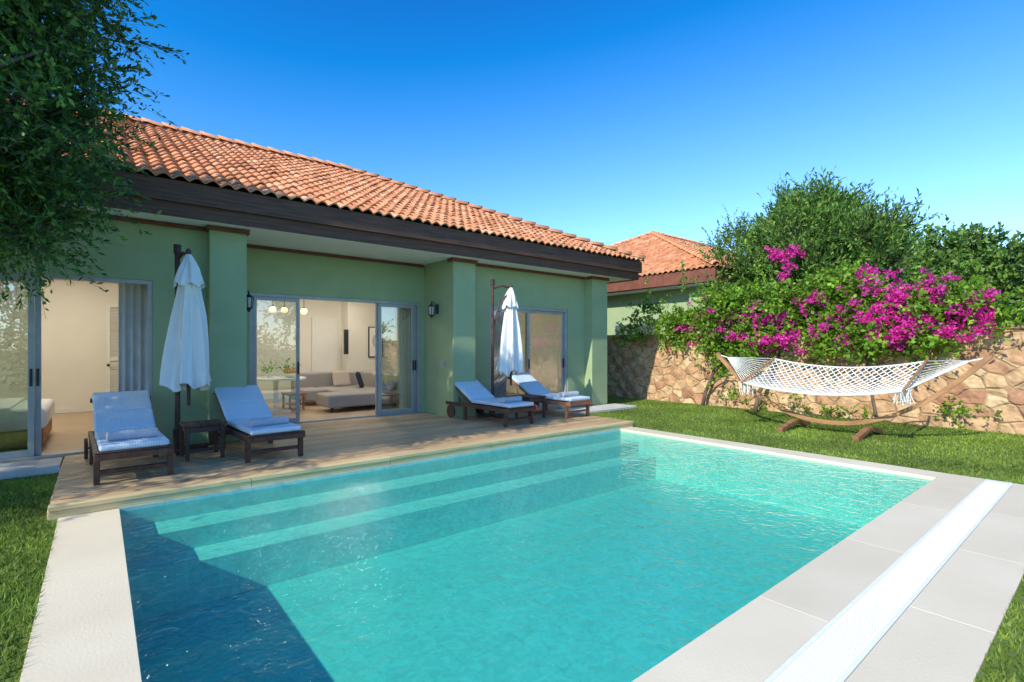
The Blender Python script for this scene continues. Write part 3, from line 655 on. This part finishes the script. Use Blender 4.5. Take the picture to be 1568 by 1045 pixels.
# ---------------------------------------------------------------- hammock
hm=empty('hammock'); hx=9.97; cy=3.35
mb=MB(); pts=[]
for i in range(33):
    t=-1+2*i/32; pts.append((cy+2.08*t,.17+1.2*abs(t)**2.1))
for i in range(32):
    (y0,z0),(y1,z1)=pts[i],pts[i+1]; dy,dz=y1-y0,z1-z0; l=math.hypot(dy,dz); ny_,nz_=-dz/l*.035,dy/l*.035
    if i==0: on0=(ny_,nz_)
    (a0,b0)=on0; (a1,b1)=(ny_,nz_); on0=(a1,b1)
    n=len(mb.v)
    for (yy,zz,a,b_) in ((y0,z0,a0,b0),(y1,z1,a1,b1)):
        for (sx,sn) in ((-1,-1),(1,-1),(1,1),(-1,1)): mb.v.append((hx+sx*.035,yy+sn*a,zz+sn*b_))
    for (p,q) in ((0,1),(1,2),(2,3),(3,0)): mb.f.append((n+p,n+4+p,n+4+q,n+q)); mb.m.append(0)
    if i in (0,31): mb.f.append((n,n+1,n+2,n+3) if i==0 else (n+7,n+6,n+5,n+4)); mb.m.append(0)
mb.build('stand_arc',[hwood],hm)
mb=MB()
for yy in (cy-.58,cy+.58):
    for s in (-1,1):
        M_=Matrix.Translation((hx,yy,.13))@Matrix.Rotation(s*math.radians(10),4,'Y')
        mb.box(0 if s>0 else -.62,.62 if s>0 else 0,-.045,.045,-.04,.035,M=M_)
    mb.box(hx-.12,hx+.12,yy-.05,yy+.05,.09,.15)
mb.build('feet',[rwood],hm,bevel=.006)
def bed(u,v): return (hx+.66*v, cy+1.22*u, .91+.14*u*u+.21*v-.15*(1-v*v)*(1-.3*u*u))
mb=MB(); nu,nv=44,20
for i in range(nu):
    for j in range(nv+1):
        if (i+j)%2: continue
        for dj in (-1,1):
            if 0<=j+dj<=nv: mb.cyl(bed(-1+2*i/nu,-1+2*j/nv),bed(-1+2*(i+1)/nu,-1+2*(j+dj)/nv),.009,n=4,caps=False)
for v in (-1,1):
    for i in range(nu): mb.cyl(bed(-1+2*i/nu,v),bed(-1+2*(i+1)/nu,v),.014,n=6,caps=False)
for s in (-1,1):
    tip=Vector((hx,cy+s*2.05,1.34))
    knot=tip.lerp(Vector((hx,cy+s*1.22,1.1)),.22)
    mb.cyl(tip,knot,.012,n=6)
    for j in range(15): mb.cyl(bed(s,-1+2*j/14),knot,.0065,n=4,caps=False)
    for j in range(26):
        p=Vector(bed(s*rng.uniform(.9,1.05),-1+rng.uniform(0,.4))); q=p+Vector((rng.normal(0,.02),rng.normal(0,.03),-rng.uniform(.12,.26))); mb.cyl(p,q,.007,n=4,caps=False)
mb.build('rope_net',[rope],hm)
mb=MB()
for s in (-1,1): mb.cyl(bed(s,-1.08),bed(s,1.08),.02,n=8)
mb.build('spreader_bars',[hwood],hm)
# ---------------------------------------------------------------- interior furniture
e=empty('sofa'); mb=MB()
mb.box(3.75,5.5,10.7,11.5,.2,.48); mb.box(4.3,5.5,11.51,13.2,.2,.48); mb.box(5.51,5.75,10.7,13.4,.18,.85); mb.box(3.75,5.5,13.21,13.42,.18,.85); mb.box(3.78,4.28,12.3,13.2,.2,.48)
mb.build('body',[greysofa],e,bevel=.05,seg=3)
mb=MB()
for x in (3.85,5.3):
    for y in (10.8,13.1): mb.box(x,x+.06,y,y+.06,.094,.2)
mb.build('legs',[dwood],e)
def pillow(x,y,z,rz,mt):
    m_=MB(); m_.box(-.23,.23,-.06,.06,-.2,.2); T=Matrix.Translation((x,y,z))@Matrix.Rotation(rz,4,'Z')@Matrix.Rotation(-.3,4,'X'); m_.v=[tuple(T@Vector(p)) for p in m_.v]; m_.build('pillow',[mt],e,bevel=.055,seg=4)
pillow(5.3,11.1,.68,1.3,beigef);pillow(5.3,11.6,.68,1.4,beigef);pillow(5.1,12.3,.68,1.2,navy);pillow(4.9,13.0,.68,.1,beigef)
e=empty('coffee_table'); mb=MB(); mb.box(3.25,3.62,11.75,12.35,.42,.46); mb.box(3.29,3.58,11.8,12.3,.2,.22)
for x in (3.27,3.56):
    for y in (11.77,12.29): mb.box(x,x+.04,y,y+.04,.094,.419)
mb.build('table_frame',[rwood],e,bevel=.004,seg=1)
e=empty('dining_table'); mb=MB(); mb.cyl((2.95,11.6,.80),(2.95,11.6,.84),.6,n=36); mb.cyl((2.95,11.6,.1),(2.95,11.6,.8),.05,n=12); mb.cyl((2.95,11.6,.094),(2.95,11.6,.13),.3,n=24)
mb.build('table',[whitep],e)
e=empty('fruit_bowl'); mb=MB(); mb.cyl((3.2,11.45,.84),(3.2,11.45,.93),.07,.17,n=20); mb.build('bowl',[whitep],e)
mb=MB()
for i in range(9): mb.ellip((3.2+rng.uniform(-.09,.09),11.45+rng.uniform(-.09,.09),.96+rng.uniform(0,.05)),(.045,.045,.045))
mb.build('fruit',[redfruit],e,smooth=True)
P,D,st,en,k=sprays([(3.2,11.5,1.0,.05)],14,.2,6,up=1); np_mesh('leaves',leaf_quads(P,D,.07,.04),4,[leafC],e)
e=empty('potted_plant'); mb=MB(); mb.cyl((2.85,11.7,.84),(2.85,11.7,.95),.05,.07,n=16); mb.build('pot',[whitep],e)
P,D,st,en,k=sprays([(2.85,11.7,1.0,.04)],18,.18,7,up=1.2); np_mesh('leaves',leaf_quads(P,D,.06,.02),4,[leafC],e)
em,nt,b,o=newmat('lamp_globe'); b.inputs['Base Color'].default_value=(.9,.85,.7,1); b.inputs['Emission Color'].default_value=(1,.80,.45,1); b.inputs['Emission Strength'].default_value=1.0
def pendant(x,y,z,r=.075):
    e=empty('pendant_lamp'); mb=MB(); mb.ellip((x,y,z),(r,r,r),nu=16,nv=10); mb.build('globe',[em],e,smooth=True)
    mb=MB(); mb.cyl((x,y,z+r*.9),(x,y,2.9),.006,n=6); mb.cyl((x,y,z+r*.85),(x,y,z+r*1.15),.03,n=10); mb.build('cord',[darkmetal],e)
pendant(2.86,11.5,2.29); pendant(3.56,11.7,2.3); pendant(3.2,11.9,2.32)
e=empty('framed_picture'); mb=MB(); mb.box(6.1,6.55,14.06,14.09,1.2,2.1); mb.build('frame',[darkmetal],e)
mb=MB(); mb.box(6.13,6.52,14.05,14.058,1.23,2.07); mb.build('print',[whitep],e); mb=MB(); mb.ellip((6.32,14.048,1.68),(.11,.003,.2)); mb.build('motif',[towelm],e)
e=empty('interior_door'); mb=MB(); mb.box(4.65,5.35,14.55,14.59,.1,2.35); mb.box(4.72,5.28,14.54,14.549,1.3,2.25);mb.box(4.72,5.28,14.54,14.549,.25,1.15); mb.build('leaf',[whitep],e)
e=empty('television'); mb=MB(); mb.box(5.36,5.48,14.0,14.05,1.3,2.0); mb.build('screen',[darkmetal],e)
e=empty('louvered_door'); mb=MB(); mb.box(.14,.2,14.2,14.25,.1,2.45); mb.box(.95,1.01,14.2,14.25,.1,2.45); mb.box(.2,.95,14.2,14.25,2.38,2.45); mb.box(.2,.95,14.2,14.25,.1,.2); mb.box(.2,.95,14.2,14.25,1.2,1.28)
z=.22
while z<2.36:
    T=Matrix.Translation((.575,14.225,z))@Matrix.Rotation(math.radians(40),4,'X')
    if not 1.18<z<1.3: mb.box(-.375,.375,-.02,.02,-.004,.004,M=T)
    z+=.04
mb.build('slats',[whitep],e); mb=MB(); mb.box(.15,1.0,14.27,14.28,.1,2.44); mb.build('backing',[cream],e)
mb=MB(); mb.ellip((.17,14.17,1.1),(.03,.03,.03)); mb.build('knob',[darkmetal],e)
e=empty('bed'); mb=MB(); mb.box(-2.9,-.58,9.4,11.1,.15,.36); mb.build('base',[rwood],e,bevel=.02)
mb=MB(); mb.box(-2.9,-.55,9.38,11.12,.365,.66); mb.build('mattress',[linen],e,bevel=.07,seg=4)
mb=MB(); mb.box(-2.2,-.9,9.36,11.14,.662,.69);  mb.build('throw',[linen],e,bevel=.012)
